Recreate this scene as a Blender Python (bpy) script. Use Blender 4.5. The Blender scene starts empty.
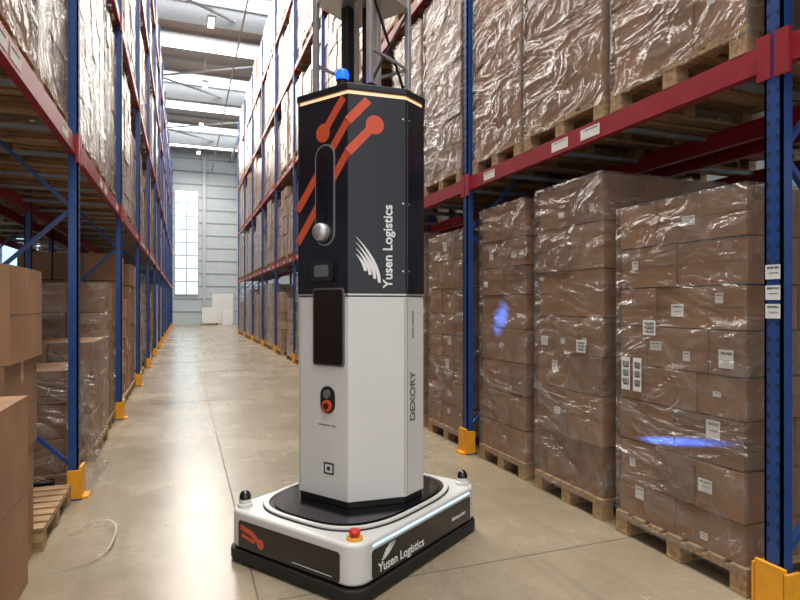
import bpy, math, random
from mathutils import Vector, Matrix, noise as mn
random.seed(7)
S=bpy.context.scene
COL=S.collection
S.view_settings.view_transform='Standard'
S.view_settings.look='None'

# ---------------- materials ----------------
def new_mat(name):
    m=bpy.data.materials.new(name); m.use_nodes=True
    nt=m.node_tree; b=nt.nodes['Principled BSDF']
    return m,nt,b
def simple(name,col,rough=.5,metal=0,noise=.08,nscale=12,coat=0,bump=0,emit=None,es=0):
    m,nt,b=new_mat(name)
    b.inputs['Roughness'].default_value=rough; b.inputs['Metallic'].default_value=metal
    b.inputs['Coat Weight'].default_value=coat; b.inputs['Coat Roughness'].default_value=.08
    tc=nt.nodes.new('ShaderNodeTexCoord'); n=nt.nodes.new('ShaderNodeTexNoise')
    n.inputs['Scale'].default_value=nscale; n.inputs['Detail'].default_value=4
    nt.links.new(tc.outputs['Object'],n.inputs['Vector'])
    r=nt.nodes.new('ShaderNodeValToRGB')
    r.color_ramp.elements[0].position=.3; r.color_ramp.elements[1].position=.7
    r.color_ramp.elements[0].color=tuple(c*(1-noise) for c in col)+(1,)
    r.color_ramp.elements[1].color=tuple(min(1,c*(1+noise)) for c in col)+(1,)
    nt.links.new(n.outputs['Fac'],r.inputs['Fac']); nt.links.new(r.outputs['Color'],b.inputs['Base Color'])
    if bump:
        bp=nt.nodes.new('ShaderNodeBump'); bp.inputs['Strength'].default_value=bump; bp.inputs['Distance'].default_value=.01
        nt.links.new(n.outputs['Fac'],bp.inputs['Height']); nt.links.new(bp.outputs['Normal'],b.inputs['Normal'])
    if emit:
        b.inputs['Emission Color'].default_value=tuple(emit)+(1,); b.inputs['Emission Strength'].default_value=es
    return m

M={}
M['blue']=simple('rack_blue_paint',(.013,.057,.22),.4,0,.12,9)
M['red']=simple('rack_red_paint',(.28,.012,.025),.4,0,.15,9)
M['yellow']=simple('guard_yellow',(.75,.33,.015),.45,0,.1)
M['hole']=simple('slot_dark',(.006,.012,.04),.8)
M['galv']=simple('galvanised',(.33,.35,.37),.45,.6)
M['label']=simple('label_paper',(.75,.75,.73),.6,0,.03)
M['ink']=simple('label_ink',(.03,.03,.03),.7)
M['tape']=simple('parcel_tape',(.34,.23,.14),.25,0,.1)
M['white']=simple('robot_white',(.64,.64,.635),.35,0,.02,5,.3)
M['rblack']=simple('robot_black_gloss',(.006,.006,.009),.18,0,.1,5,.4)
M['rdark']=simple('robot_dark_panel',(.005,.007,.016),.3,0,.08,5,.15)
M['rubber']=simple('black_rubber',(.008,.008,.008),.6,0,.2)
M['orange']=simple('orange_vinyl',(.62,.085,.035),.45,0,.03)
M['textw']=simple('white_vinyl',(.8,.8,.8),.5,0,.02)
M['greyt']=simple('grey_print',(.12,.12,.13),.5)
M['carline']=simple('carton_gap_line',(.12,.075,.045),.7)
M['bezel']=simple('bezel_grey',(.30,.31,.33),.3,.4)
M['alu']=simple('aluminium',(.6,.62,.64),.35,.8,.05)
M['redbtn']=simple('red_button',(.6,.02,.015),.3)
M['seam']=simple('panel_seam',(.12,.12,.13),.6)
M['ledo']=simple('orange_led',(1,.55,.3),.4,emit=(1,.52,.30),es=1.4)
M['ledb']=simple('blue_led',(.4,.7,1),.4,emit=(.4,.75,1),es=1.5)
M['beacon']=simple('blue_beacon',(.02,.08,1),.3,emit=(.0,.05,1),es=4)
M['strap']=simple('white_strap',(.6,.59,.55),.4)

def wood_mat():
    m,nt,b=new_mat('pallet_wood')
    tc=nt.nodes.new('ShaderNodeTexCoord'); mp=nt.nodes.new('ShaderNodeMapping'); mp.inputs['Scale'].default_value=(2,14,10)
    n=nt.nodes.new('ShaderNodeTexNoise'); n.inputs['Scale'].default_value=3; n.inputs['Detail'].default_value=8
    r=nt.nodes.new('ShaderNodeValToRGB'); r.color_ramp.elements[0].color=(.20,.12,.06,1); r.color_ramp.elements[1].color=(.46,.30,.16,1)
    r.color_ramp.elements[0].position=.3; r.color_ramp.elements[1].position=.7
    nt.links.new(tc.outputs['Object'],mp.inputs['Vector']); nt.links.new(mp.outputs['Vector'],n.inputs['Vector'])
    nt.links.new(n.outputs['Fac'],r.inputs['Fac']); nt.links.new(r.outputs['Color'],b.inputs['Base Color'])
    b.inputs['Roughness'].default_value=.75
    return m
M['wood']=wood_mat()

def carton_mat(name,c,haze=0.0):
    m,nt,b=new_mat(name)
    L=nt.links
    tc=nt.nodes.new('ShaderNodeTexCoord')
    n=nt.nodes.new('ShaderNodeTexNoise'); n.inputs['Scale'].default_value=3.5; n.inputs['Detail'].default_value=6
    L.new(tc.outputs['Object'],n.inputs['Vector'])
    r=nt.nodes.new('ShaderNodeValToRGB')
    r.color_ramp.elements[0].position=.3; r.color_ramp.elements[1].position=.72
    r.color_ramp.elements[0].color=tuple(x*.78 for x in c)+(1,); r.color_ramp.elements[1].color=tuple(x*1.18 for x in c)+(1,)
    L.new(n.outputs['Fac'],r.inputs['Fac'])
    b.inputs['Roughness'].default_value=.65
    if haze>0:
        mp=nt.nodes.new('ShaderNodeMapping'); mp.inputs['Scale'].default_value=(1.0,1.0,2.6); mp.inputs['Rotation'].default_value=(.5,.4,0)
        n2=nt.nodes.new('ShaderNodeTexNoise'); n2.inputs['Scale'].default_value=2.2; n2.inputs['Detail'].default_value=6; n2.inputs['Distortion'].default_value=2.2
        L.new(tc.outputs['Object'],mp.inputs['Vector']); L.new(mp.outputs['Vector'],n2.inputs['Vector'])
        rr=nt.nodes.new('ShaderNodeValToRGB'); rr.color_ramp.elements[0].position=.40; rr.color_ramp.elements[1].position=.75
        rr.color_ramp.elements[0].color=(haze*.45,)*3+(1,); rr.color_ramp.elements[1].color=(min(1,haze*1.0),)*3+(1,)
        L.new(n2.outputs['Fac'],rr.inputs['Fac'])
        mx=nt.nodes.new('ShaderNodeMix'); mx.data_type='RGBA'
        L.new(rr.outputs['Color'],mx.inputs['Factor']); L.new(r.outputs['Color'],mx.inputs['A']); mx.inputs['B'].default_value=(.48,.47,.46,1)
        L.new(mx.outputs['Result'],b.inputs['Base Color'])
        bp=nt.nodes.new('ShaderNodeBump'); bp.inputs['Strength'].default_value=.6; bp.inputs['Distance'].default_value=.02
        L.new(n2.outputs['Fac'],bp.inputs['Height']); L.new(bp.outputs['Normal'],b.inputs['Normal'])
        b.inputs['Roughness'].default_value=.28; b.inputs['Specular IOR Level'].default_value=.6
    else:
        L.new(r.outputs['Color'],b.inputs['Base Color'])
    return m
CB=[(.255,.132,.068),(.295,.157,.083),(.205,.105,.054)]
CART=[carton_mat('cardboard_%d'%i,c) for i,c in enumerate(CB)]
CARTW=[carton_mat('wrapped_cardboard_%d'%i,c,h) for (i,c),h in zip(enumerate(CB),(.33,.46,.28))]
CARTWW=[carton_mat('white_wrapped_cardboard_%d'%i,c,h) for (i,c),h in zip(enumerate(CB),(.80,.65,.9))]

def film_mat(name,lo,hi):
    m=bpy.data.materials.new(name); m.use_nodes=True
    nt=m.node_tree; nt.nodes.clear(); L=nt.links
    N=nt.nodes.new
    out=N('ShaderNodeOutputMaterial')
    tr=N('ShaderNodeBsdfTransparent')
    pb=N('ShaderNodeBsdfPrincipled'); pb.inputs['Roughness'].default_value=.11
    pb.inputs['Specular IOR Level'].default_value=1.0; pb.inputs['IOR'].default_value=1.8
    tc=N('ShaderNodeTexCoord')
    def nz(typ,scale,rot,s,det,dist):
        mp=N('ShaderNodeMapping'); mp.inputs['Scale'].default_value=scale; mp.inputs['Rotation'].default_value=rot
        n=N('ShaderNodeTexNoise'); n.noise_type=typ; n.inputs['Scale'].default_value=s; n.inputs['Detail'].default_value=det; n.inputs['Distortion'].default_value=dist
        L.new(tc.outputs['Object'],mp.inputs['Vector']); L.new(mp.outputs['Vector'],n.inputs['Vector']); return n
    n=nz('FBM',(1,1.2,4.5),(.45,0,0),2.2,4,.5)
    n3=nz('FBM',(1,1,1.8),(-.5,0,0),1.7,3,2.0)
    n5=nz('FBM',(1,2.2,1.2),(-.7,0,0),1.6,3,1.0)
    def ridge(nn,width,soft=1.0):
        s1=N('ShaderNodeMath'); s1.operation='SUBTRACT'; L.new(nn.outputs['Fac'],s1.inputs[0]); s1.inputs[1].default_value=.5
        s2=N('ShaderNodeMath'); s2.operation='ABSOLUTE'; L.new(s1.outputs[0],s2.inputs[0])
        r=N('ShaderNodeMapRange'); r.inputs['From Min'].default_value=0; r.inputs['From Max'].default_value=width; r.inputs['To Min'].default_value=soft; r.inputs['To Max'].default_value=0
        L.new(s2.outputs[0],r.inputs['Value']); return r
    ra=ridge(n,.014,.32); rb=ridge(n3,.010,.55)
    mxx=N('ShaderNodeMath'); mxx.operation='MAXIMUM'; L.new(ra.outputs[0],mxx.inputs[0]); L.new(rb.outputs[0],mxx.inputs[1])
    msk=N('ShaderNodeMapRange'); msk.inputs['From Min'].default_value=.46; msk.inputs['From Max'].default_value=.66
    L.new(n5.outputs['Fac'],msk.inputs['Value'])
    st=N('ShaderNodeMath'); st.operation='MULTIPLY'; L.new(mxx.outputs[0],st.inputs[0]); L.new(msk.outputs[0],st.inputs[1])
    hz=N('ShaderNodeMapRange'); hz.inputs['From Min'].default_value=.35; hz.inputs['From Max'].default_value=.75; hz.inputs['To Min'].default_value=lo; hz.inputs['To Max'].default_value=hi
    L.new(n3.outputs['Fac'],hz.inputs['Value'])
    ad=N('ShaderNodeMath'); ad.operation='ADD'; ad.use_clamp=True; L.new(hz.outputs[0],ad.inputs[0]); L.new(st.outputs[0],ad.inputs[1])
    cm=N('ShaderNodeMix'); cm.data_type='RGBA'; cm.inputs['A'].default_value=(.34,.31,.285,1); cm.inputs['B'].default_value=(.85,.85,.86,1)  # near-white streaks are highlights painted into the film's base colour
    L.new(st.outputs[0],cm.inputs['Factor']); L.new(cm.outputs['Result'],pb.inputs['Base Color'])
    bp=N('ShaderNodeBump'); bp.inputs['Strength'].default_value=1; bp.inputs['Distance'].default_value=.032
    L.new(n.outputs['Fac'],bp.inputs['Height'])
    bp2=N('ShaderNodeBump'); bp2.inputs['Strength'].default_value=1; bp2.inputs['Distance'].default_value=.13
    L.new(n3.outputs['Fac'],bp2.inputs['Height']); L.new(bp.outputs['Normal'],bp2.inputs['Normal'])
    L.new(bp2.outputs['Normal'],pb.inputs['Normal'])
    mx=N('ShaderNodeMixShader'); L.new(ad.outputs[0],mx.inputs['Fac']); L.new(tr.outputs[0],mx.inputs[1]); L.new(pb.outputs[0],mx.inputs[2])
    L.new(mx.outputs[0],out.inputs['Surface'])
    return m
M['film']=film_mat('stretch_film',.11,.42)

# ---------------- mesh builder ----------------
class MB:
    def __init__(s): s.v=[]; s.f=[]; s.mi=[]; s.mats=[]
    def m(s,mat):
        if isinstance(mat,str): mat=M[mat]
        if mat not in s.mats: s.mats.append(mat)
        return s.mats.index(mat)
    def add(s,vs,fs,mat):
        o=len(s.v); k=s.m(mat); s.v+= [tuple(x) for x in vs]
        for f in fs: s.f.append([o+i for i in f]); s.mi.append(k)
    def box(s,x0,x1,y0,y1,z0,z1,mat):
        s.add([(x0,y0,z0),(x1,y0,z0),(x1,y1,z0),(x0,y1,z0),(x0,y0,z1),(x1,y0,z1),(x1,y1,z1),(x0,y1,z1)],
              [(0,3,2,1),(4,5,6,7),(0,1,5,4),(1,2,6,5),(2,3,7,6),(3,0,4,7)],mat)
    def bar(s,p,q,t,mat,t2=None):
        p=Vector(p);q=Vector(q);d=(q-p).normalized(); t2=t2 or t
        a=Vector((0,1,0)) if abs(d.y)<.9 else Vector((1,0,0))
        b=d.cross(a).normalized(); a=b.cross(d).normalized()
        vs=[]
        for c in (p,q):
            for i,j in ((-1,-1),(1,-1),(1,1),(-1,1)): vs.append(c+a*i*t/2+b*j*t2/2)
        s.add(vs,[(0,3,2,1),(4,5,6,7),(0,1,5,4),(1,2,6,5),(2,3,7,6),(3,0,4,7)],mat)
    def prism(s,pts,z0,z1,mat,scale_top=1.0,c=(0,0)):
        n=len(pts); vs=[(x,y,z0) for x,y in pts]+[(c[0]+(x-c[0])*scale_top,c[1]+(y-c[1])*scale_top,z1) for x,y in pts]
        fs=[tuple(reversed(range(n))),tuple(range(n,2*n))]+[(i,(i+1)%n,n+(i+1)%n,n+i) for i in range(n)]
        s.add(vs,fs,mat)
    def ring(s,outer,inner,z0,z1,mat):
        n=len(outer)
        vs=[(x,y,z0) for x,y in outer]+[(x,y,z0) for x,y in inner]+[(x,y,z1) for x,y in outer]+[(x,y,z1) for x,y in inner]
        fs=[]
        for i in range(n):
            j=(i+1)%n
            fs+=[(i,j,2*n+j,2*n+i),(n+j,n+i,3*n+i,3*n+j),(2*n+i,2*n+j,3*n+j,3*n+i),(j,i,n+i,n+j)]
        s.add(vs,fs,mat)
    def lathe(s,prof,c,mat,n=24,axis=None):
        R=axis or Matrix.Identity(3); c=Vector(c); vs=[];fs=[]
        for r,h in prof:
            for k in range(n):
                a=2*math.pi*k/n; vs.append(c+R@Vector((r*math.cos(a),r*math.sin(a),h)))
        m=len(prof)
        for i in range(m-1):
            for k in range(n):
                k2=(k+1)%n; fs.append((i*n+k,i*n+k2,(i+1)*n+k2,(i+1)*n+k))
        fs.append(tuple(reversed(range(n)))); fs.append(tuple((m-1)*n+k for k in range(n)))
        s.add(vs,fs,mat)
    def mesh(s,name):
        me=bpy.data.meshes.new(name); me.from_pydata(s.v,[],s.f)
        for m in s.mats: me.materials.append(m)
        me.polygons.foreach_set('material_index',s.mi); me.update(); return me
    def obj(s,name,loc=(0,0,0),parent=None,bevel=0,smooth=False,rot=0,segs=2):
        o=bpy.data.objects.new(name,s.mesh(name)); COL.objects.link(o); o.location=loc; o.rotation_euler=(0,0,rot)
        if parent: o.parent=parent
        if bevel:
            b=o.modifiers.new('bevel','BEVEL'); b.width=bevel; b.segments=segs; b.limit_method='ANGLE'; b.angle_limit=.6
        if smooth:
            for p in o.data.polygons: p.use_smooth=True
            try:
                with bpy.context.temp_override(object=o,active_object=o,selected_objects=[o],selected_editable_objects=[o]):
                    bpy.ops.object.shade_smooth_by_angle(angle=.6)
            except Exception: pass
        return o

def rrect(hx,hy,r,n=8,cx=0,cy=0):
    pts=[]
    for sx,sy,a0 in ((1,1,0),(-1,1,90),(-1,-1,180),(1,-1,270)):
        for k in range(n+1):
            a=math.radians(a0+90*k/n); pts.append((cx+sx*(hx-r)+r*math.cos(a),cy+sy*(hy-r)+r*math.sin(a)))
    return pts

# ---------------- shell ----------------
XL,XR,YB,YF,ZC=-13,16,-6,48,13.6
def floor_mat():
    m,nt,b=new_mat('polished_concrete'); L=nt.links
    tc=nt.nodes.new('ShaderNodeTexCoord')
    n=nt.nodes.new('ShaderNodeTexNoise'); n.inputs['Scale'].default_value=.9; n.inputs['Detail'].default_value=10; n.inputs['Roughness'].default_value=.65
    L.new(tc.outputs['Object'],n.inputs['Vector'])
    r=nt.nodes.new('ShaderNodeValToRGB'); r.color_ramp.elements[0].position=.32; r.color_ramp.elements[1].position=.7
    r.color_ramp.elements[0].color=(.245,.197,.135,1); r.color_ramp.elements[1].color=(.39,.33,.24,1)
    L.new(n.outputs['Fac'],r.inputs['Fac'])
    n2=nt.nodes.new('ShaderNodeTexNoise'); n2.inputs['Scale'].default_value=40; n2.inputs['Detail'].default_value=5
    L.new(tc.outputs['Object'],n2.inputs['Vector'])
    mx=nt.nodes.new('ShaderNodeMix'); mx.data_type='RGBA'; mx.blend_type='MULTIPLY'; mx.inputs['Factor'].default_value=.25
    L.new(r.outputs['Color'],mx.inputs['A']); L.new(n2.outputs['Fac'],mx.inputs['B'])
    mp=nt.nodes.new('ShaderNodeMapping'); mp.inputs['Scale'].default_value=(5,.35,1); mp.inputs['Rotation'].default_value=(0,0,.05)
    n6=nt.nodes.new('ShaderNodeTexNoise'); n6.inputs['Scale'].default_value=1.3; n6.inputs['Detail'].default_value=7; n6.inputs['Distortion'].default_value=.5
    L.new(tc.outputs['Object'],mp.inputs['Vector']); L.new(mp.outputs['Vector'],n6.inputs['Vector'])
    r6=nt.nodes.new('ShaderNodeMapRange'); r6.inputs['From Min'].default_value=.55; r6.inputs['From Max'].default_value=.75; r6.inputs['To Min'].default_value=0; r6.inputs['To Max'].default_value=.35
    L.new(n6.outputs['Fac'],r6.inputs['Value'])
    m6=nt.nodes.new('ShaderNodeMix'); m6.data_type='RGBA'; L.new(r6.outputs[0],m6.inputs['Factor']); L.new(mx.outputs['Result'],m6.inputs['A']); m6.inputs['B'].default_value=(.12,.10,.08,1)
    L.new(m6.outputs['Result'],b.inputs['Base Color'])
    rr=nt.nodes.new('ShaderNodeMapRange'); rr.inputs['To Min'].default_value=.17; rr.inputs['To Max'].default_value=.36
    L.new(n.outputs['Fac'],rr.inputs['Value']); L.new(rr.outputs['Result'],b.inputs['Roughness'])
    bp=nt.nodes.new('ShaderNodeBump'); bp.inputs['Strength'].default_value=.14; bp.inputs['Distance'].default_value=.01
    n4=nt.nodes.new('ShaderNodeTexNoise'); n4.inputs['Scale'].default_value=5; L.new(tc.outputs['Object'],n4.inputs['Vector'])
    L.new(n4.outputs['Fac'],bp.inputs['Height']); L.new(bp.outputs['Normal'],b.inputs['Normal'])
    b.inputs['Specular IOR Level'].default_value=.34
    return m
M['floor']=floor_mat()
M['joint']=simple('floor_joint',(.10,.085,.07),.7)
f=MB(); f.box(XL,XR,YB,YF+.3,-.2,0,'floor')
fl=f.obj('floor')
j=MB()
for y in (2.95,9.5,16,25,36): j.box(XL+.1,XR-.1,y,y+.008,0,.0012,'joint')
for x in (-3.2,.35,3.95): j.box(x,x+.008,YB+.1,YF-.1,0,.0013,'joint')
jo=j.obj('floor_joints'); jo.parent=fl

M['clad']=simple('wall_cladding',(.50,.55,.58),.5,.1,.04,2)
M['cladline']=simple('wall_rail',(.28,.32,.35),.5,.1)
M['steel']=simple('grey_steel',(.46,.49,.51),.5,.2)
M['roof']=simple('roof_sheet',(.46,.48,.49),.55,.1,.05,1)
M['sky']=simple('skylight_panel',(.9,.95,1),.4,emit=(.95,.97,1),es=4.0)
M['win']=simple('window_daylight',(.8,.9,1),.3,emit=(.50,.78,1),es=1.3)
w=MB(); w.box(XL,XR,YF,YF+.25,0,ZC,'clad')
wf=w.obj('wall_far')
t=MB()
for k in range(1,14): t.box(XL,XR,YF-.05,YF,k-.05,k+.03,'cladline')
for x in (-10,-5.5,-1.1,1.5,4.1,6.7,11): t.box(x-.12,x+.12,YF-.3,YF-.05,0,ZC,'steel')
t.obj('trim_1')
w=MB(); w.box(-.65,1.0,YF-.09,YF-.06,2.3,10.4,'win'); 
for k in range(0,9): w.box(-.7,1.05,YF-.12,YF-.055,2.26+k*1.02,2.36+k*1.02,'steel')
for x in (-.7,.15,1.0): w.box(x,x+.09,YF-.125,YF-.055,2.26,10.46,'steel')
w.obj('window_1')
w=MB(); w.box(2.0,3.8,YF-.1,YF-.055,0,2.5,'steel'); w.box(2.1,3.7,YF-.12,YF-.1,.05,2.4,'label'); w.obj('door_1')
w=MB(); w.box(XL-.25,XL,YB,YF,0,ZC,'clad')
for k in range(1,14): w.box(XL,XL+.05,YB,YF,k-.05,k+.03,'cladline')
w.obj('wall_left')
w=MB(); w.box(XR,XR+.25,YB,YF,0,ZC,'clad'); w.obj('wall_right')
w=MB(); w.box(-12,-6,YF-.1,YF-.06,3,9,'win'); w.obj('window_2')
c=MB(); c.box(XL,XR,YB,YF,ZC,ZC+.2,'roof')
for k in range(0,36): y=YB+k*1.5; c.box(XL,XR,y,y+.08,ZC-.16,ZC,'steel')
c.obj('ceiling')
r=MB()
for k in range(0,12):
    y=-3.0+k*4.4; r.box(XL+.3,XR-.3,y,y+.75,ZC-.2,ZC-.17,'sky')
r.obj('window_3')
g=MB()
for y in (6,15,24,33,42):
    g.box(XL,XR,y-.1,y+.1,12.5,12.55,'steel'); g.box(XL,XR,y-.015,y+.015,12.5,13.4,'steel'); g.box(XL,XR,y-.1,y+.1,13.35,13.4,'steel')
for x in (-6,3.5,10): g.box(x-.06,x+.06,YB,YF,12.9,13.1,'steel')
for y in (10,19,28,37):
    g.bar((-6,y,12.9),(3.5,y+6,12.9),.08,'steel'); g.bar((3.5,y,12.9),(-6,y+6,12.9),.08,'steel')
g.bar((2.1,YB,12.2),(2.1,YF,12.2),.06,'galv')
g.obj('roof_trusses')
hb=MB()
for y in (3,9.5,16,22.5,29,35.5,42):
    hb.box(.8,1.1,y-.45,y+.45,12.0,12.08,'galv'); hb.box(.84,1.06,y-.41,y+.41,11.99,12.0,'sky')
    hb.bar((.95,y,12.08),(.95,y,13.4),.02,'galv')
hbo=hb.obj('high_bay_lights')
for i,y in enumerate((-2,3,9.5,16,22.5,29,35.5,42)):
    l=bpy.data.lights.new('fill_lamp','AREA'); l.shape='RECTANGLE'; l.size=2.8; l.size_y=6.4; l.energy=640; l.color=(1,.95,.87)  # added fill panels to brighten the aisle, far larger than the fixtures
    o=bpy.data.objects.new('fill_lamp_%d'%i,l); COL.objects.link(o); o.location=(.95,y,11.9); o.parent=hbo

# ---------------- pallet + loads ----------------
def pallet(mb,x0,y0,z0,d=1.2,w=1.0):
    h=.144
    for k in range(7):
        yy=y0+k*(w-.1)/6; mb.box(x0,x0+d,yy,yy+.1,z0+h-.02,z0+h,'wood')
    for xx in (x0,x0+d/2-.05,x0+d-.1):
        mb.box(xx,xx+.1,y0,y0+w,z0+h-.042,z0+h-.0205,'wood')
        for yy in (y0,y0+w/2-.05,y0+w-.1): mb.box(xx+.002,xx+.098,yy,yy+.1,z0+.0205,z0+h-.0425,'wood')
    for yy in (y0,y0+w/2-.05,y0+w-.1): mb.box(x0,x0+d,yy,yy+.1,z0,z0+.02,'wood')

def label(mb,side,x,yc,zc,w,h,rows=4):
    e=.002*side
    xs=sorted((x,x+e)); mb.box(xs[0],xs[1],yc-w/2,yc+w/2,zc-h/2,zc+h/2,'label')
    xs=sorted((x+e,x+e*1.6))
    for k in range(rows):
        if k%2==0:
            n=9
            for q in range(n):
                yy=yc-w*.4+q*w*.8/n; mb.box(xs[0],xs[1],yy,yy+w*.8/n*random.uniform(.3,.7),zc+h*.38-k*h*.8/rows-h*.15,zc+h*.38-k*h*.8/rows,'ink')
        else: mb.box(xs[0],xs[1],yc-w*.35,yc+w*.25,zc+h*.36-k*h*.8/rows-h*.04,zc+h*.36-k*h*.8/rows,'ink')

def load_mesh(name,d,w,H,nx,ny,nz,mats,side=-1,film=False,labels=True,top_rag=0,pal=True,seed=0,tape=True,lp=.35,big=(),mixny=False):
    rnd=random.Random(seed); mb=MB()
    def bx(x0,x1,y0,y1,z0,z1,m):
        if side>0: x0,x1=-x1,-x0
        mb.box(x0,x1,y0,y1,z0,z1,m)
    z0=0
    if pal:
        pallet(mb,0 if side<0 else -d,-w/2,0,d,w); z0=.1445
    cd=(d-.04)/nx
    hs=[rnd.uniform(.86,1.14) for _ in range(nz)]; tot=sum(hs); hs=[h*(H-z0)/tot for h in hs]
    zb=z0
    for k in range(nz):
        ch=hs[k]; ny_=ny
        if mixny and rnd.random()<.35: ny_=ny+rnd.choice((-1,1)) if ny>1 else ny
        cw=(w-.04)/ny_
        sh=rnd.uniform(-.02,.02)
        for i in range(nx):
            for jj in range(ny_):
                if 0<i<nx-1 and 0<jj<ny_-1 and k<nz-1: continue
                if k==nz-1 and rnd.random()<top_rag: continue
                g=rnd.uniform(.001,.006); m=rnd.choice(mats)
                ox=rnd.uniform(-.012,.010)
                bx(.02+i*cd+g+ox,.02+(i+1)*cd-g+ox,-w/2+.02+jj*cw+g+sh*.5,-w/2+.02+(jj+1)*cw-g+sh*.5,zb+.001,zb+ch-.008,m)
                if i==0:
                    yc=-w/2+.02+(jj+.5)*cw+sh*.5; xf=.02+g+ox
                    if tape: bx(xf-.0012,xf-.0002,yc-cw*.5+g+.004,yc+cw*.5-g-.004,zb+.5*ch-.0015,zb+.5*ch+.0015,'carline')
                    if labels and rnd.random()<lp:
                        lw=rnd.choice((.05,.07,.09))
                        label(mb,side,(xf-.0014)*(1 if side<0 else -1),yc+rnd.uniform(-.3,.3)*cw,zb+rnd.uniform(.25,.75)*ch,lw,lw*rnd.choice((.6,.8,1.1)),2)
        zb+=ch
    for (yc,zc,lw,lh) in big:
        label(mb,side,-.012*(1 if side<0 else -1),yc,zc,lw,lh,6)
    if film:
        e=.020; X0,X1,Y0,Y1=.02-e,d-.02+e,-w/2+.02-e,w/2-.02+e
        NS=34
        per=[(X0,Y0+(Y1-Y0)*t/NS,-1,0,t/NS) for t in range(NS)]+[(X0+(X1-X0)*t/NS,Y1,0,1,t/NS) for t in range(NS)]+[(X1,Y1-(Y1-Y0)*t/NS,1,0,t/NS) for t in range(NS)]+[(X1-(X1-X0)*t/NS,Y0,0,-1,t/NS) for t in range(NS)]
        nz2=int(H/.028); vs=[];cx=(X0+X1)/2
        zs=[.09+(H+.004-.09)*t/nz2 for t in range(nz2+1)]
        for zi,zz in enumerate(zs):
            for (x,y,nxx,nyy,tt) in per:
                a_=mn.noise(Vector((x*2+seed*3.1,(y+zz*.55)*2.2,zz*7-y*3)))
                b_=1-abs(mn.noise(Vector((x*3+seed,(y-zz*.8)*3.0,zz*9+y*6+5))))*2
                dsp=.007*a_+.007*max(0,b_)**2
                edge=min(tt,1-tt)*8
                dsp=max(-.004,dsp)*min(1,edge)
                x2=x+nxx*dsp; y2=y+nyy*dsp
                if side>0: x2=-x2
                vs.append((x2,y2,zz))
        n=len(per); fs=[(a*n+b,a*n+(b+1)%n,(a+1)*n+(b+1)%n,(a+1)*n+b) for a in range(nz2) for b in range(n)]
        o=len(vs)
        for p_ in per:
            x,y=p_[0],p_[1]
            x2=cx+(x-cx)*.86; x2=-x2 if side>0 else x2
            vs.append((x2,y*.86,H+.006))
        fs+=[(nz2*n+b,nz2*n+(b+1)%n,o+(b+1)%n,o+b) for b in range(n)]
        mb.add(vs,fs,'film')
    me=mb.mesh(name)
    if film:
        fi=mb.m('film')
        for p in me.polygons:
            if p.material_index==fi: p.use_smooth=True
    return me
def place(me,name,x,y,z,parent=None,rot=0):
    o=bpy.data.objects.new(name,me); COL.objects.link(o); o.location=(x,y,z); o.rotation_euler=(0,0,rot)
    if parent: o.parent=parent
    if parent is None:
        b=o.modifiers.new('bevel','BEVEL'); b.width=.004; b.segments=1; b.limit_method='ANGLE'; b.angle_limit=1.2
    return o

# ---------------- racks ----------------
LV=[2.72,5.22,7.62,9.7]
def rack(name,xf,sgn,ys,ztop,nearholes,depth=1.1,levels=LV,labels=True):
    mb=MB(); rnd=random.Random(3)
    def X(a,b): 
        p,q=xf+sgn*a,xf+sgn*b; return (p,q) if p<q else (q,p)
    pw=.045; pd=.07
    for y in ys:
        for a in (0,depth-pd):
            x0,x1=X(a,a+pd)
            wx=X(a,a+.012) if a==0 else X(a+pd-.012,a+pd)
            mb.box(wx[0],wx[1],y-pw,y+pw,.0,ztop,'blue')
            mb.box(x0,x1,y-pw,y-pw+.012,.0,ztop,'blue'); mb.box(x0,x1,y+pw-.012,y+pw,0,ztop,'blue')
            mb.box(x0-.03,x1+.03,y-.09,y+.09,0,.012,'blue')
        zz=.25; k=0
        while zz<ztop-1.0:
            p=(xf+sgn*.05,y,zz); q=(xf+sgn*(depth-.05),y,zz+1.0)
            if k%2: p,q=(p[0],y,zz+1.0),(q[0],y,zz)
            mb.bar(p,q,.028,'blue'); zz+=1.0;k+=1
        gx=X(-.03,-.008) 
        mb.box(gx[0],gx[1],y-.075,y+.075,0.012,.25,'yellow')
        gx=X(-.03,.07)
        mb.box(gx[0],gx[1],y-.09,y-.072,.012,.23,'yellow'); mb.box(gx[0],gx[1],y+.072,y+.09,.012,.23,'yellow')
        gx=X(-.07,-.03); mb.box(gx[0],gx[1],y-.07,y+.07,0.0,.02,'yellow')
        if y in nearholes:
            x0=xf-sgn*.0015; xs=sorted((x0,xf-sgn*.0003))
            z=.35
            while z<5.5:
                for s in (-.024,.024): mb.box(xs[0],xs[1],y+s-.006,y+s+.006,z,z+.02,'hole')
                z+=.075
    for i in range(len(ys)-1):
        ya,yb=ys[i]+pw,ys[i+1]-pw
        for z in levels:
            for a in (.012,depth-.062):
                x0,x1=X(a,a+.05)
                mb.box(x0,x1,ya,yb,z-.065,z+.065,'red')
                for yc in (ya,yb):
                    gx=X(a-.02,a) if a<.1 else X(a+.05,a+.06)
                    mb.box(gx[0],gx[1],yc-.035,yc+.035,z-.12,z+.10,'red')
            if labels:
                for q in (.17,.38,.5,.83):
                    if rnd.random()<.8:
                        yc=ya+(yb-ya)*(q+rnd.uniform(-.04,.04)); xface=xf+sgn*.012
                        label(mb,-sgn,xface,yc,z,.2,.075,1)
            for q in (.12,.4,.62,.9):
                yc=ya+(yb-ya)*q; gx=X(.062,depth-.062); mb.box(gx[0],gx[1],yc-.02,yc+.02,z+.02,z+.05,'galv')
    return mb

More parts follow.
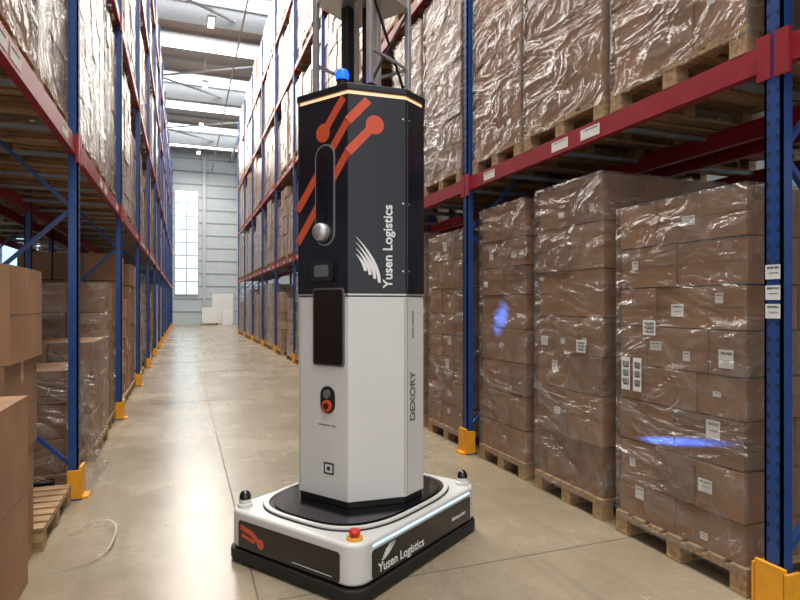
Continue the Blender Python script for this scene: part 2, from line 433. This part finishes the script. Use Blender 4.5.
BAY=3.26
yR=[1.97+BAY*k for k in range(-1,10)]
yL=[5.09+3.31*k for k in range(-1,13)]
XRt,XLt=2.67,-.765
rb=rack('pallet_rack',XRt,1,yR,11.2,(yR[1],yR[2],yR[3]))
for zc in (1.66,1.56,1.47): label(rb,-1,XRt-.0015,yR[1],zc,.075,.07,2)
rk=[rb.obj('pallet_rack')]
rk.append(rack('pallet_rack',XLt,-1,yL,11.2,(yL[1],yL[2],yL[3])).obj('pallet_rack'))
rk.append(rack('pallet_rack',XRt+2.5,-1,yR[:6],11.2,(),labels=False).obj('pallet_rack'))
rk.append(rack('pallet_rack',XLt-2.5,1,yL[:8],11.2,(),labels=False).obj('pallet_rack'))

BT=.066
libR=[load_mesh('far_load',1.2,.98,h,2,3,nz,mt,-1,False,True,0,True,seed=s) for s,(h,nz,mt) in enumerate([(2.05,7,CARTW),(2.2,8,CARTWW),(1.9,6,CARTW),(2.25,9,CARTW),(1.7,5,CARTW)])]
libL=[load_mesh('far_load',1.2,.98,h,2,3,nz,mt,1,False,True,0,True,seed=s+20) for s,(h,nz,mt) in enumerate([(2.05,7,CARTW),(2.2,8,CARTWW),(1.9,6,CART),(2.25,9,CARTWW),(1.7,5,CARTW)])]
rnd=random.Random(11)
def fill(parent,lib,xf,ys,i0,i1,zlev,skip=.05):
    for i in range(i0,i1):
        for z in zlev:
            for q in (0,1,2):
                if rnd.random()<skip: continue
                y=ys[i]+.6+q*(ys[i+1]-ys[i]-1.2)/2+rnd.uniform(-.02,.02)
                me=rnd.choice(lib)
                if z>9 : me=lib[4]
                place(me,'load',xf+rnd.uniform(-.03,.03),y,z,parent)
ZL=[0]+[z+BT for z in LV]
fill(rk[0],libR,XRt+.03,yR,3,10,ZL)
fill(rk[0],libR,XRt+.03,yR,0,3,ZL[2:])
fill(rk[1],libL,XLt-.06,yL,3,13,ZL)
fill(rk[1],libL,XLt-.06,yL,0,3,ZL[2:])
fill(rk[1],libL,XLt-.06,yL,2,3,ZL[1:2],0)
fill(rk[2],libR,XRt+1.35,yR,0,5,ZL,.25)
fill(rk[3],libL,XLt-1.35,yL,1,7,ZL[1:],.4)
fill(rk[3],libL,XLt-1.35,yL,3,7,ZL[:1],.4)

def near(x,yc,z,w,H,ny,nz,mats,side=-1,film=True,seed=0,d=1.2,nx=3,name='wrapped_pallet_load',**kw):
    me=load_mesh(name,d,w,H,nx,ny,nz,mats,side,film,True,0,True,seed,**kw)
    return place(me,name,x,yc,z)
RC=[CART[0],CART[2],CART[0],CART[1]]
near(2.69,(2.12+3.08)/2,0,.95,2.13,3,8,RC,seed=1,lp=.4,mixny=True,big=((.37,1.06,.075,.21),(.27,1.06,.07,.21),(.17,1.36,.1,.09)))
near(2.71,(3.24+4.05)/2,0,.82,2.43,2,7,RC,seed=2,lp=.5,mixny=True,big=((-.2,1.2,.10,.09),))
near(2.72,(4.22+5.02)/2,0,.80,2.42,2,8,RC,seed=3,mixny=True)
near(2.74,5.85,0,.95,2.3,3,8,RC,seed=4)
near(2.74,7.0,0,.98,2.4,3,8,RC,seed=5)
near(2.74,8.0,0,.6,2.2,2,7,RC,seed=55)
# upper right
near(2.68,2.62,LV[0]+BT,1.0,2.2,2,4,[CART[0],CART[1]],seed=6,mixny=True)
near(2.68,3.68,LV[0]+BT,.98,2.3,2,3,[CART[0],CART[2]],seed=7,mixny=True)
near(2.68,4.66,LV[0]+BT,.86,2.25,2,5,[CART[0],CART[1]],seed=8)
near(2.68,5.85,LV[0]+BT,.98,2.2,3,7,[CARTW[0],CARTW[1]],seed=9)
near(2.68,6.95,LV[0]+BT,.98,2.2,3,7,[CARTW[1]],seed=10)
near(2.68,-.1,LV[0]+BT,.98,1.9,3,7,[CARTW[1]],seed=12)
near(2.68,1.3,LV[0]+BT,.98,2.0,3,7,[CARTW[1]],seed=13)
# upper left
XU=XLt-.05
near(XU,2.45,LV[0]+BT,1.0,1.9,2,5,[CARTWW[1],CARTW[1]],1,seed=20)
near(XU,3.5,LV[0]+BT,.98,2.1,2,4,[CART[1],CARTW[1]],1,seed=21)
near(XU,4.48,LV[0]+BT,.9,2.2,3,6,[CARTW[1],CARTWW[1]],1,seed=22)
near(XU,5.7,LV[0]+BT,.95,2.2,3,6,[CARTW[1],CARTWW[1]],1,seed=23)
near(XU,6.75,LV[0]+BT,.95,2.2,3,6,[CARTW[0],CARTWW[1]],1,seed=24)
near(XU,7.8,LV[0]+BT,.9,2.1,3,6,[CARTWW[0]],1,seed=25)

# left floor goods
def carton(mb,x0,x1,y0,y1,z0,z1,m):
    mb.box(x0,x1,y0,y1,z0,z1,m)
    yc=(y0+y1)/2
    mb.box(x0-.001,x1+.001,yc-.03,yc+.03,z1,z1+.001,'tape')
    mb.box(x1,x1+.001,yc-.03,yc+.03,z1-.12,z1+.001,'tape')
    mb.box(x1+.0002,x1+.001,y0+.01,y1-.01,z0+(z1-z0)*.5-.0015,z0+(z1-z0)*.5+.0015,'carline')
TAN=carton_mat('plain_cardboard',(.31,.165,.085)); TAN2=carton_mat('plain_cardboard_dark',(.235,.125,.066))
mb=MB(); pallet(mb,-1.95,2.05,0,1.2,1.2)
carton(mb,-1.92,-.71,2.0,3.26,.146,1.06,TAN); carton(mb,-1.86,-.98,2.05,2.7,1.062,1.5,TAN2)
mb.obj('carton_stack',bevel=.006)
mb=MB(); pallet(mb,-2.0,3.32,0,1.15,.68)
carton(mb,-1.98,-.84,3.3,3.98,.146,.70,TAN2); carton(mb,-1.96,-.82,3.3,3.97,.702,1.20,TAN2); carton(mb,-1.96,-.80,3.31,3.99,1.202,1.70,TAN)
mb.obj('carton_stack',bevel=.006)
mb=MB(); pallet(mb,-1.95,4.04,0,1.15,.92); mb.obj('wooden_pallet',bevel=.003)
near(XLt-.10,5.68,0,.85,.98,2,3,[TAN,TAN2],1,seed=41,name='wrapped_carton_load',lp=.3)
near(XLt-.03,6.72,0,1.0,1.15,2,3,[TAN,TAN2],1,seed=31,name='wrapped_carton_load')
near(XLt-.06,7.8,0,.95,1.75,2,5,[TAN,TAN2],1,seed=32,name='wrapped_carton_load')
near(XLt-.06,9.1,0,.95,2.2,3,6,[TAN,TAN2],1,film=False,seed=33,name='carton_load')
near(XLt-.06,10.1,0,.95,1.6,3,5,[TAN,TAN2],1,film=False,seed=34,name='carton_load')
near(XLt-.06,11.1,0,.95,2.2,3,6,[TAN2],1,film=False,seed=35,name='carton_load')
near(XLt-1.5,4.3,0,.95,1.2,3,4,[TAN2],1,film=False,seed=36,name='carton_load')
near(XLt-1.5,6.0,0,.95,1.5,2,4,[TAN,TAN2],1,film=False,seed=37,name='carton_load')
near(XLt-1.5,7.3,0,.95,1.9,3,5,[TAN,TAN2],1,film=False,seed=38,name='carton_load')
near(XLt-1.5,9.3,0,.95,2.0,3,6,[TAN2],1,film=False,seed=39,name='carton_load')
near(XLt-1.5,10.6,0,.95,2.0,3,6,[TAN2],1,film=False,seed=40,name='carton_load')
# loose torn stretch film hanging off the part-wrapped cartons
mb=MB(); vs=[];fs=[];NU,NV=22,26
for v in range(NV+1):
    for u in range(NU+1):
        y=5.30+.75*u/NU; z=1.02-1.0*v/NV
        fl_=(v/NV)**2
        x=XLt-.07+.16*fl_+.045*mn.noise(Vector((u*.35,v*.12,3)))*(.4+fl_)+.02*mn.noise(Vector((u*.9,v*.5,9)))
        vs.append((x,y-.12*fl_*mn.noise(Vector((u*.2,v*.2,1))),max(.006,z+.05*mn.noise(Vector((u*.3,0,7)))*(1 if v in(0,NV) else .5))))
for v in range(NV):
    for u in range(NU): fs.append((v*(NU+1)+u,v*(NU+1)+u+1,(v+1)*(NU+1)+u+1,(v+1)*(NU+1)+u))
mb.add(vs,fs,'film'); mb.obj('loose_plastic_wrap',smooth=True)

# flat plastic strap lying on floor
mb=MB(); P=[(-.70,4.25),(-.58,4.36),(-.48,4.34),(-.42,4.20),(-.41,4.05),(-.43,3.88),(-.50,3.76),(-.62,3.70),(-.74,3.70)]
Z=[.002,.02,.04,.05,.04,.02,.008,.002,.002]
pts=[]
for i in range(len(P)-1):
    for k in range(6):
        t_=k/6; p0=P[max(0,i-1)];p1=P[i];p2=P[i+1];p3=P[min(len(P)-1,i+2)]
        def cr(a0,a1,a2,a3): return .5*((2*a1)+(-a0+a2)*t_+(2*a0-5*a1+4*a2-a3)*t_*t_+(-a0+3*a1-3*a2+a3)*t_**3)
        pts.append((cr(p0[0],p1[0],p2[0],p3[0]),cr(p0[1],p1[1],p2[1],p3[1]),Z[i]*(1-t_)+Z[i+1]*t_))
vs=[];fs=[]
for (x,y,z) in pts: vs+=[(x-.005,y,z),(x-.005,y,z+.004),(x+.005,y,z+.009),(x+.005,y,z+.005)]
for i in range(len(pts)-1):
    for k in range(4): fs.append((i*4+k,i*4+(k+1)%4,(i+1)*4+(k+1)%4,(i+1)*4+k))
mb.add(vs,fs,'strap'); mb.obj('plastic_strap')
mb=MB(); pallet(mb,0,0,0); mb.box(.05,1.1,.05,.9,.146,1.3,'label'); mb.box(1.5,2.2,.1,.8,0,1.1,'label'); mb.obj('storage_crates',loc=(1.2,45,0),bevel=.01)

# ---------------- robot ----------------
def empty(n):
    e=bpy.data.objects.new(n,None); COL.objects.link(e); return e
TH=math.radians(34)
RX,RY=1.045,3.50
rob=empty('inventory_scanning_robot'); rob.location=(RX,RY,0); rob.rotation_euler=(0,0,TH)
hx,hy=.635,.50
DT=.30
mb=MB()
mb.prism(rrect(hx+.018,hy+.018,.12),.012,.075,'rubber')
mb.prism(rrect(hx-.03,hy-.03,.1),.075,.12,'rubber')
mb.obj('skirt',parent=rob,bevel=.01)
mb=MB()
R90=Matrix.Rotation(math.pi/2,3,'X')
for x in (-.4,.0,.4):
    for y in (-.3,.3): mb.lathe([(.03,-.025),(.06,-.025),(.06,.025),(.03,.025)],(x,y,.0605),'rubber',20,R90)
mb.obj('wheels',parent=rob)
mb=MB(); mb.prism(rrect(hx,hy,.10,10),.085,DT,'white'); mb.obj('chassis',parent=rob,bevel=.018,segs=4,smooth=True)
def face_plate(mb,P0,P1,pts,mat,off=.0,th=.004):
    P0=Vector((*P0,0));P1=Vector((*P1,0)); d=(P1-P0).normalized(); n=d.cross(Vector((0,0,1)))
    a=[P0+d*s+Vector((0,0,z))+n*off for s,z in pts]; b=[p+n*th for p in a]; k=len(pts)
    ar=sum(pts[i][0]*pts[(i+1)%k][1]-pts[(i+1)%k][0]*pts[i][1] for i in range(k))
    if ar<0: a.reverse(); b.reverse()
    mb.add(a+b,[tuple(reversed(range(k))),tuple(range(k,2*k))]+[(i,(i+1)%k,k+(i+1)%k,k+i) for i in range(k)],mat)
def rr(s0,s1,z0,z1,r,n=5): return rrect((s1-s0)/2,(z1-z0)/2,r,n,(s0+s1)/2,(z0+z1)/2)
def circ(s,z,r,n=24): return [(s+r*math.cos(2*math.pi*k/n),z+r*math.sin(2*math.pi*k/n)) for k in range(n)]
def stroke(mb,P0,P1,a,b,w,mat,off=.0,th=.003):
    dx,dz=b[0]-a[0],b[1]-a[1]; l=math.hypot(dx,dz); nx,nz=-dz/l*w/2,dx/l*w/2
    face_plate(mb,P0,P1,[(a[0]-nx,a[1]-nz),(b[0]-nx,b[1]-nz),(b[0]+nx,b[1]+nz),(a[0]+nx,a[1]+nz)],mat,off,th)
def text(body,P0,P1,s,z,size,mat,vertical=True,off=.004,name='lettering',bold=.012):
    P0=Vector((*P0,0));P1=Vector((*P1,0)); d=(P1-P0).normalized(); up=Vector((0,0,1)); n=d.cross(up)
    c=bpy.data.curves.new(name,'FONT'); c.body=body; c.size=size; c.extrude=.0008; c.offset=size*bold; c.materials.append(M[mat])
    o=bpy.data.objects.new(name,c); COL.objects.link(o); o.parent=rob
    X,Y=(up,-d) if vertical else (d,up)
    m=Matrix((( X.x,Y.x,n.x),(X.y,Y.y,n.y),(X.z,Y.z,n.z))).to_4x4(); m.translation=P0+d*s+up*z+n*off
    o.matrix_local=m
    return o
def bird(mb,P0,P1,s,z,sc,mat,rot90,off=.004):
    for k in range(4):
        pts=[]
        n=10
        for i in range(n+1):
            t=i/n; x=.08*k+t*(.95-.2*k); y=.10*k+(.50-.10*k)*t**1.8
            pts.append((x,y,.036*math.sin(math.pi*min(1,.25+t*.75))+.003))
        poly=[(x,y+w_) for x,y,w_ in pts]+[(x,y-w_) for x,y,w_ in reversed(pts)]
        q=[]
        for x,y in poly:
            if rot90: q.append((s-y*sc,z+x*sc))
            else: q.append((s+x*sc,z+y*sc))
        face_plate(mb,P0,P1,q,mat,off,.001)
mb=MB()
F0,F1=(-hx,hy),(-hx,-hy)
Sd0,Sd1=(-hx,-hy),(hx,-hy)
W_,L_=2*hy,2*hx
face_plate(mb,F0,F1,rr(.11,W_-.11,.095,.25,.02),'rblack',0,.004)
face_plate(mb,Sd0,Sd1,rr(.12,L_-.11,.095,.245,.02),'rblack',0,.004)
face_plate(mb,(hx,-hy),(hx,hy),rr(.11,W_-.11,.095,.25,.02),'rblack',0,.004)
face_plate(mb,(hx,hy),(-hx,hy),rr(.12,L_-.11,.095,.245,.02),'rblack',0,.004)
face_plate(mb,F0,F1,circ(.30,.150,.028),'orange',.004,.001)
stroke(mb,F0,F1,(.13,.215),(.24,.19),.03,'orange',.004,.001); stroke(mb,F0,F1,(.23,.195),(.28,.16),.03,'orange',.004,.0012)
stroke(mb,F0,F1,(.14,.17),(.25,.15),.02,'orange',.004,.001)
face_plate(mb,F0,F1,rr(.55,.84,.115,.118,.001),'textw',.004,.001)
bird(mb,Sd0,Sd1,.20,.173,.13,'textw',False,.0045)
mb.obj('chassis_panels',parent=rob)
text('Yusen Logistics',Sd0,Sd1,.17,.113,.070,'textw',False,.0045)
text('dexory.com',Sd0,Sd1,.92,.15,.035,'textw',False,.0045)
mb=MB()
mb.box(-hx+.13,hx-.12,-hy-.003,-hy+.002,.261,.272,'ledb'); mb.box(hx-.002,hx+.003,-hy+.12,hy-.12,.261,.272,'ledb')
mb.box(-hx+.13,hx-.12,hy-.002,hy+.003,.261,.272,'ledb')
mb.obj('led_strip',parent=rob)
def ell(a,b,p=2.6,n=64,cx=0,cy=0):
    out=[]
    for k in range(n):
        t=2*math.pi*k/n; c_,s_=math.cos(t),math.sin(t)
        out.append((cx+a*math.copysign(abs(c_)**(2/p),c_),cy+b*math.copysign(abs(s_)**(2/p),s_)))
    return out
mb=MB()
mb.prism(ell(.575,.465,3.2),DT,DT+.008,'rubber')
mb.ring(ell(.57,.46,3.2),ell(.545,.435,3.2),DT+.008,DT+.018,'white')
mb.prism(ell(.525,.415,3.0),DT+.008,DT+.02,'rblack')
mb.obj('deck',parent=rob)
mb=MB()
for x,y in ((-hx+.075,hy-.075),(hx-.075,-hy+.075),(hx-.075,hy-.075)):
    mb.lathe([(.045,0),(.045,.018),(.036,.022),(.034,.045)],(x,y,DT),'white',24)
    mb.lathe([(.034,.045),(.034,.06),(.029,.078),(.018,.09),(.004,.095)],(x,y,DT),'rblack',24)
mb.obj('corner_sensors',parent=rob,smooth=True)
mb=MB(); x,y=-hx+.08,-hy+.08
mb.lathe([(.042,0),(.042,.01),(.038,.014)],(x,y,DT),'yellow',24)
mb.lathe([(.016,.014),(.016,.028),(.03,.03),(.031,.042),(.024,.05),(.005,.052)],(x,y,DT),'redbtn',24)
mb.obj('emergency_stop',parent=rob,smooth=True)
ox,oy=.075,.042
fh,du,dv,sl=.20,.28,.21,.19
a=(2*du+sl)/2; b=fh+dv
def octo(e=0):
    A,B=a+e,b+e; F=fh+e*.4; Sx=sl/2+e*.4
    return [(ox-A,oy+F),(ox-A,oy-F),(ox-Sx,oy-B),(ox+Sx,oy-B),(ox+A,oy-F),(ox+A,oy+F),(ox+Sx,oy+B),(ox-Sx,oy+B)]
ZT=2.75
mb=MB(); mb.prism(octo(-.012),DT+.02,.36,'rubber'); mb.prism(octo(0),.36,1.548,'white'); mb.obj('lower_body',parent=rob,bevel=.006)
mb=MB(); mb.prism(octo(-.01),1.548,1.556,'seam'); mb.prism(octo(.003),1.556,1.566,'alu'); mb.obj('body_joint',parent=rob)
mb=MB(); mb.prism(octo(.004),1.566,ZT-.03,'rdark'); mb.obj('upper_body',parent=rob,bevel=.005)
mb=MB(); mb.prism(octo(-.01),ZT-.03,ZT-.010,'ledo'); mb.obj('led_rim',parent=rob)
mb=MB(); mb.prism(octo(.012),ZT-.010,ZT+.03,'rdark'); mb.prism(octo(-.05),ZT+.03,ZT+.05,'rubber'); mb.obj('top_cap',parent=rob,bevel=.006)
O=octo(.004)
FA=(O[0],O[1]); CA=(O[1],O[2]); SA=(O[2],O[3]); cwid=math.hypot(O[2][0]-O[1][0],O[2][1]-O[1][1])
OL=octo(0); FAl=(OL[0],OL[1]); CAl=(OL[1],OL[2]); SAl=(OL[2],OL[3])
mb=MB()
def st(face,p,q,w=.04): stroke(mb,face[0],face[1],p,q,w,'orange',.0003,.0012)
st(FA,(.0,1.88),(.40,2.38),.05)
st(FA,(.0,2.08),(.40,2.56),.05)
st(CA,(.0,2.38),(.14,2.53),.05); face_plate(mb,CA[0],CA[1],circ(.16,2.55,.055),'orange',.0003,.0014)
st(CA,(.0,2.56),(.12,2.69),.05)
st(FA,(.22,2.53),(.37,2.70),.05); face_plate(mb,FA[0],FA[1],circ(.21,2.52,.055),'orange',.0003,.0014)
mb.obj('body_graphics',parent=rob)
mb=MB()
face_plate(mb,FA[0],FA[1],rr(.012,.018,1.58,2.70,.002),'rubber',.0,.001)
face_plate(mb,SA[0],SA[1],rr(.01,.014,1.58,2.70,.001),'greyt',.0,.001)
for z in (1.7,2.1,2.6):
    face_plate(mb,SA[0],SA[1],circ(.03,z,.006,12),'alu',.0,.001)
    face_plate(mb,CA[0],CA[1],circ(cwid-.02,z,.006,12),'alu',.0,.001)
face_plate(mb,FA[0],FA[1],rr(.15,.305,1.85,2.45,.075,8),'bezel',0,.005)
face_plate(mb,FA[0],FA[1],rr(.159,.296,1.859,2.441,.067,8),'rdark',.005,.002)
face_plate(mb,FA[0],FA[1],rr(.205,.25,2.0,2.38,.02,6),'rblack',.007,.018)
face_plate(mb,FA[0],FA[1],rr(.14,.31,1.64,1.765,.02),'rblack',0,.03)
face_plate(mb,FA[0],FA[1],rr(.17,.28,1.665,1.735,.015),'greyt',.03,.004)
face_plate(mb,FAl[0],FAl[1],rr(.13,.375,1.14,1.60,.02),'greyt',0,.010)
face_plate(mb,FAl[0],FAl[1],rr(.14,.365,1.15,1.59,.015),'rblack',.010,.003)
face_plate(mb,FAl[0],FAl[1],rr(.19,.30,.86,1.02,.054,8),'rubber',0,.008)
face_plate(mb,FAl[0],FAl[1],circ(.245,.905,.036),'orange',.008,.01)
face_plate(mb,FAl[0],FAl[1],circ(.245,.905,.018),'rubber',.018,.006)
face_plate(mb,FAl[0],FAl[1],circ(.245,.975,.026),'greyt',.008,.01)
face_plate(mb,FAl[0],FAl[1],rr(.21,.29,.50,.57,.004),'ink',0,.001); face_plate(mb,FAl[0],FAl[1],rr(.222,.278,.511,.559,.004),'white',.001,.001)
face_plate(mb,FAl[0],FAl[1],circ(.25,.535,.014),'ink',.002,.001)
face_plate(mb,SAl[0],SAl[1],rr(.01,.014,.38,1.54,.001),'seam',.0,.0008)
face_plate(mb,FAl[0],FAl[1],rr(.012,.015,.38,1.54,.001),'seam',.0,.0008)
face_plate(mb,CAl[0],CAl[1],rr(cwid-.012,cwid-.009,.38,1.54,.001),'seam',.0,.0008)
mb.obj('controls',parent=rob)
mb=MB(); n=Vector((-1,0,0)); Rk=Vector((0,0,1)).rotation_difference(n).to_matrix()
mb.lathe([(.055,0),(.055,.03),(.048,.045),(.033,.056),(.01,.06)],(O[0][0]-.004,O[0][1]-.215,1.93),'alu',28,Rk)
mb.obj('scanner_lens',parent=rob,smooth=True)
text('Yusen Logistics',CA[0],CA[1],cwid*.75,1.60,.079,'textw',True,.001,bold=.02)
mb=MB(); bird(mb,CA[0],CA[1],cwid*.53,1.63,.28,'textw',True,.0003); mb.obj('logo',parent=rob)
text('DEXORY',SAl[0],SAl[1],.095,.80,.075,'greyt',True,.001,bold=.02)
text('stock control',SAl[0],SAl[1],.08,1.30,.03,'greyt',True,.001)
text('autonomous robot',FAl[0],FAl[1],.17,.785,.018,'greyt',False,.001,bold=0)
mb=MB(); zt=ZT+.05
for x,y in ((-.2,.22),(-.2,-.22),(.2,-.22),(.2,.22)):
    mb.box(ox+x-.016,ox+x+.016,oy+y-.016,oy+y+.016,zt,3.55,'alu')
    mb.box(ox+x-.04,ox+x+.04,oy+y-.04,oy+y+.04,zt,zt+.015,'rubber')
mb.box(ox-.21,ox+.21,oy-.23,oy+.23,3.43,3.49,'alu')
for z in (3.04,):
    for y in (-.22,.22): mb.bar((ox-.2,oy+y,z),(ox+.2,oy+y,z),.018,'alu')
    mb.bar((ox+.2,oy-.22,z),(ox+.2,oy+.22,z),.018,'alu')
mb.bar((ox-.2,oy-.22,zt+.02),(ox+.2,oy-.22,3.42),.014,'rubber'); mb.bar((ox+.2,oy-.22,zt+.02),(ox-.2,oy-.22,3.42),.014,'rubber')
mb.box(ox-.07,ox-.01,oy+.06,oy+.12,zt,4.6,'rubber'); mb.box(ox+.01,ox+.07,oy-.05,oy+.01,zt,4.3,'rdark'); mb.box(ox-.02,ox+.02,oy-.14,oy-.10,zt,4.2,'alu')
mb.obj('telescopic_mast',parent=rob,bevel=.003)
mb=MB(); bx_,by_=ox-.29,oy-.08
mb.lathe([(.03,0),(.03,.06),(.038,.065)],(bx_,by_,ZT+.03),'rubber',20); mb.lathe([(.038,.065),(.042,.10),(.032,.125),(.005,.132)],(bx_,by_,ZT+.03),'beacon',20)
mb.obj('beacon',parent=rob,smooth=True)

def spot(src,dst,e,ang,blend=.3,sx=1,sy=1,name='blue_projector'):
    l=bpy.data.lights.new(name,'SPOT'); l.energy=e; l.color=(.03,.16,1); l.spot_size=math.radians(ang); l.spot_blend=blend; l.shadow_soft_size=.005
    o=bpy.data.objects.new(name,l); COL.objects.link(o)
    d=Vector(dst)-Vector(src)
    Mx=Matrix.Translation(Vector(src))@d.to_track_quat('-Z','Y').to_matrix().to_4x4()@Matrix.Diagonal((sx,sy,1,1))
    o.parent=rob
    Rb=Matrix.Translation(Vector((RX,RY,0)))@Matrix.Rotation(TH,4,'Z')
    o.matrix_local=Rb.inverted()@Mx
spot((1.60,3.75,2.86),(2.72,4.62,1.40),3000,6.5,1,1,1)
spot((1.85,3.05,.36),(2.70,2.60,.70),420,12,1,3.2,.24)

# ---------------- world, camera ----------------
wd=bpy.data.worlds.new('World'); S.world=wd; wd.use_nodes=True
bg=wd.node_tree.nodes['Background']; bg.inputs[0].default_value=(.97,.965,.97,1); bg.inputs[1].default_value=1.15
cam=bpy.data.cameras.new('camera'); co=bpy.data.objects.new('camera',cam); COL.objects.link(co)
co.location=(0,0,1.5); co.rotation_euler=(math.pi/2,0,-math.radians(20.6)); cam.lens=25.875; cam.sensor_width=36; cam.shift_y=.00625
cam.clip_end=200
S.camera=co
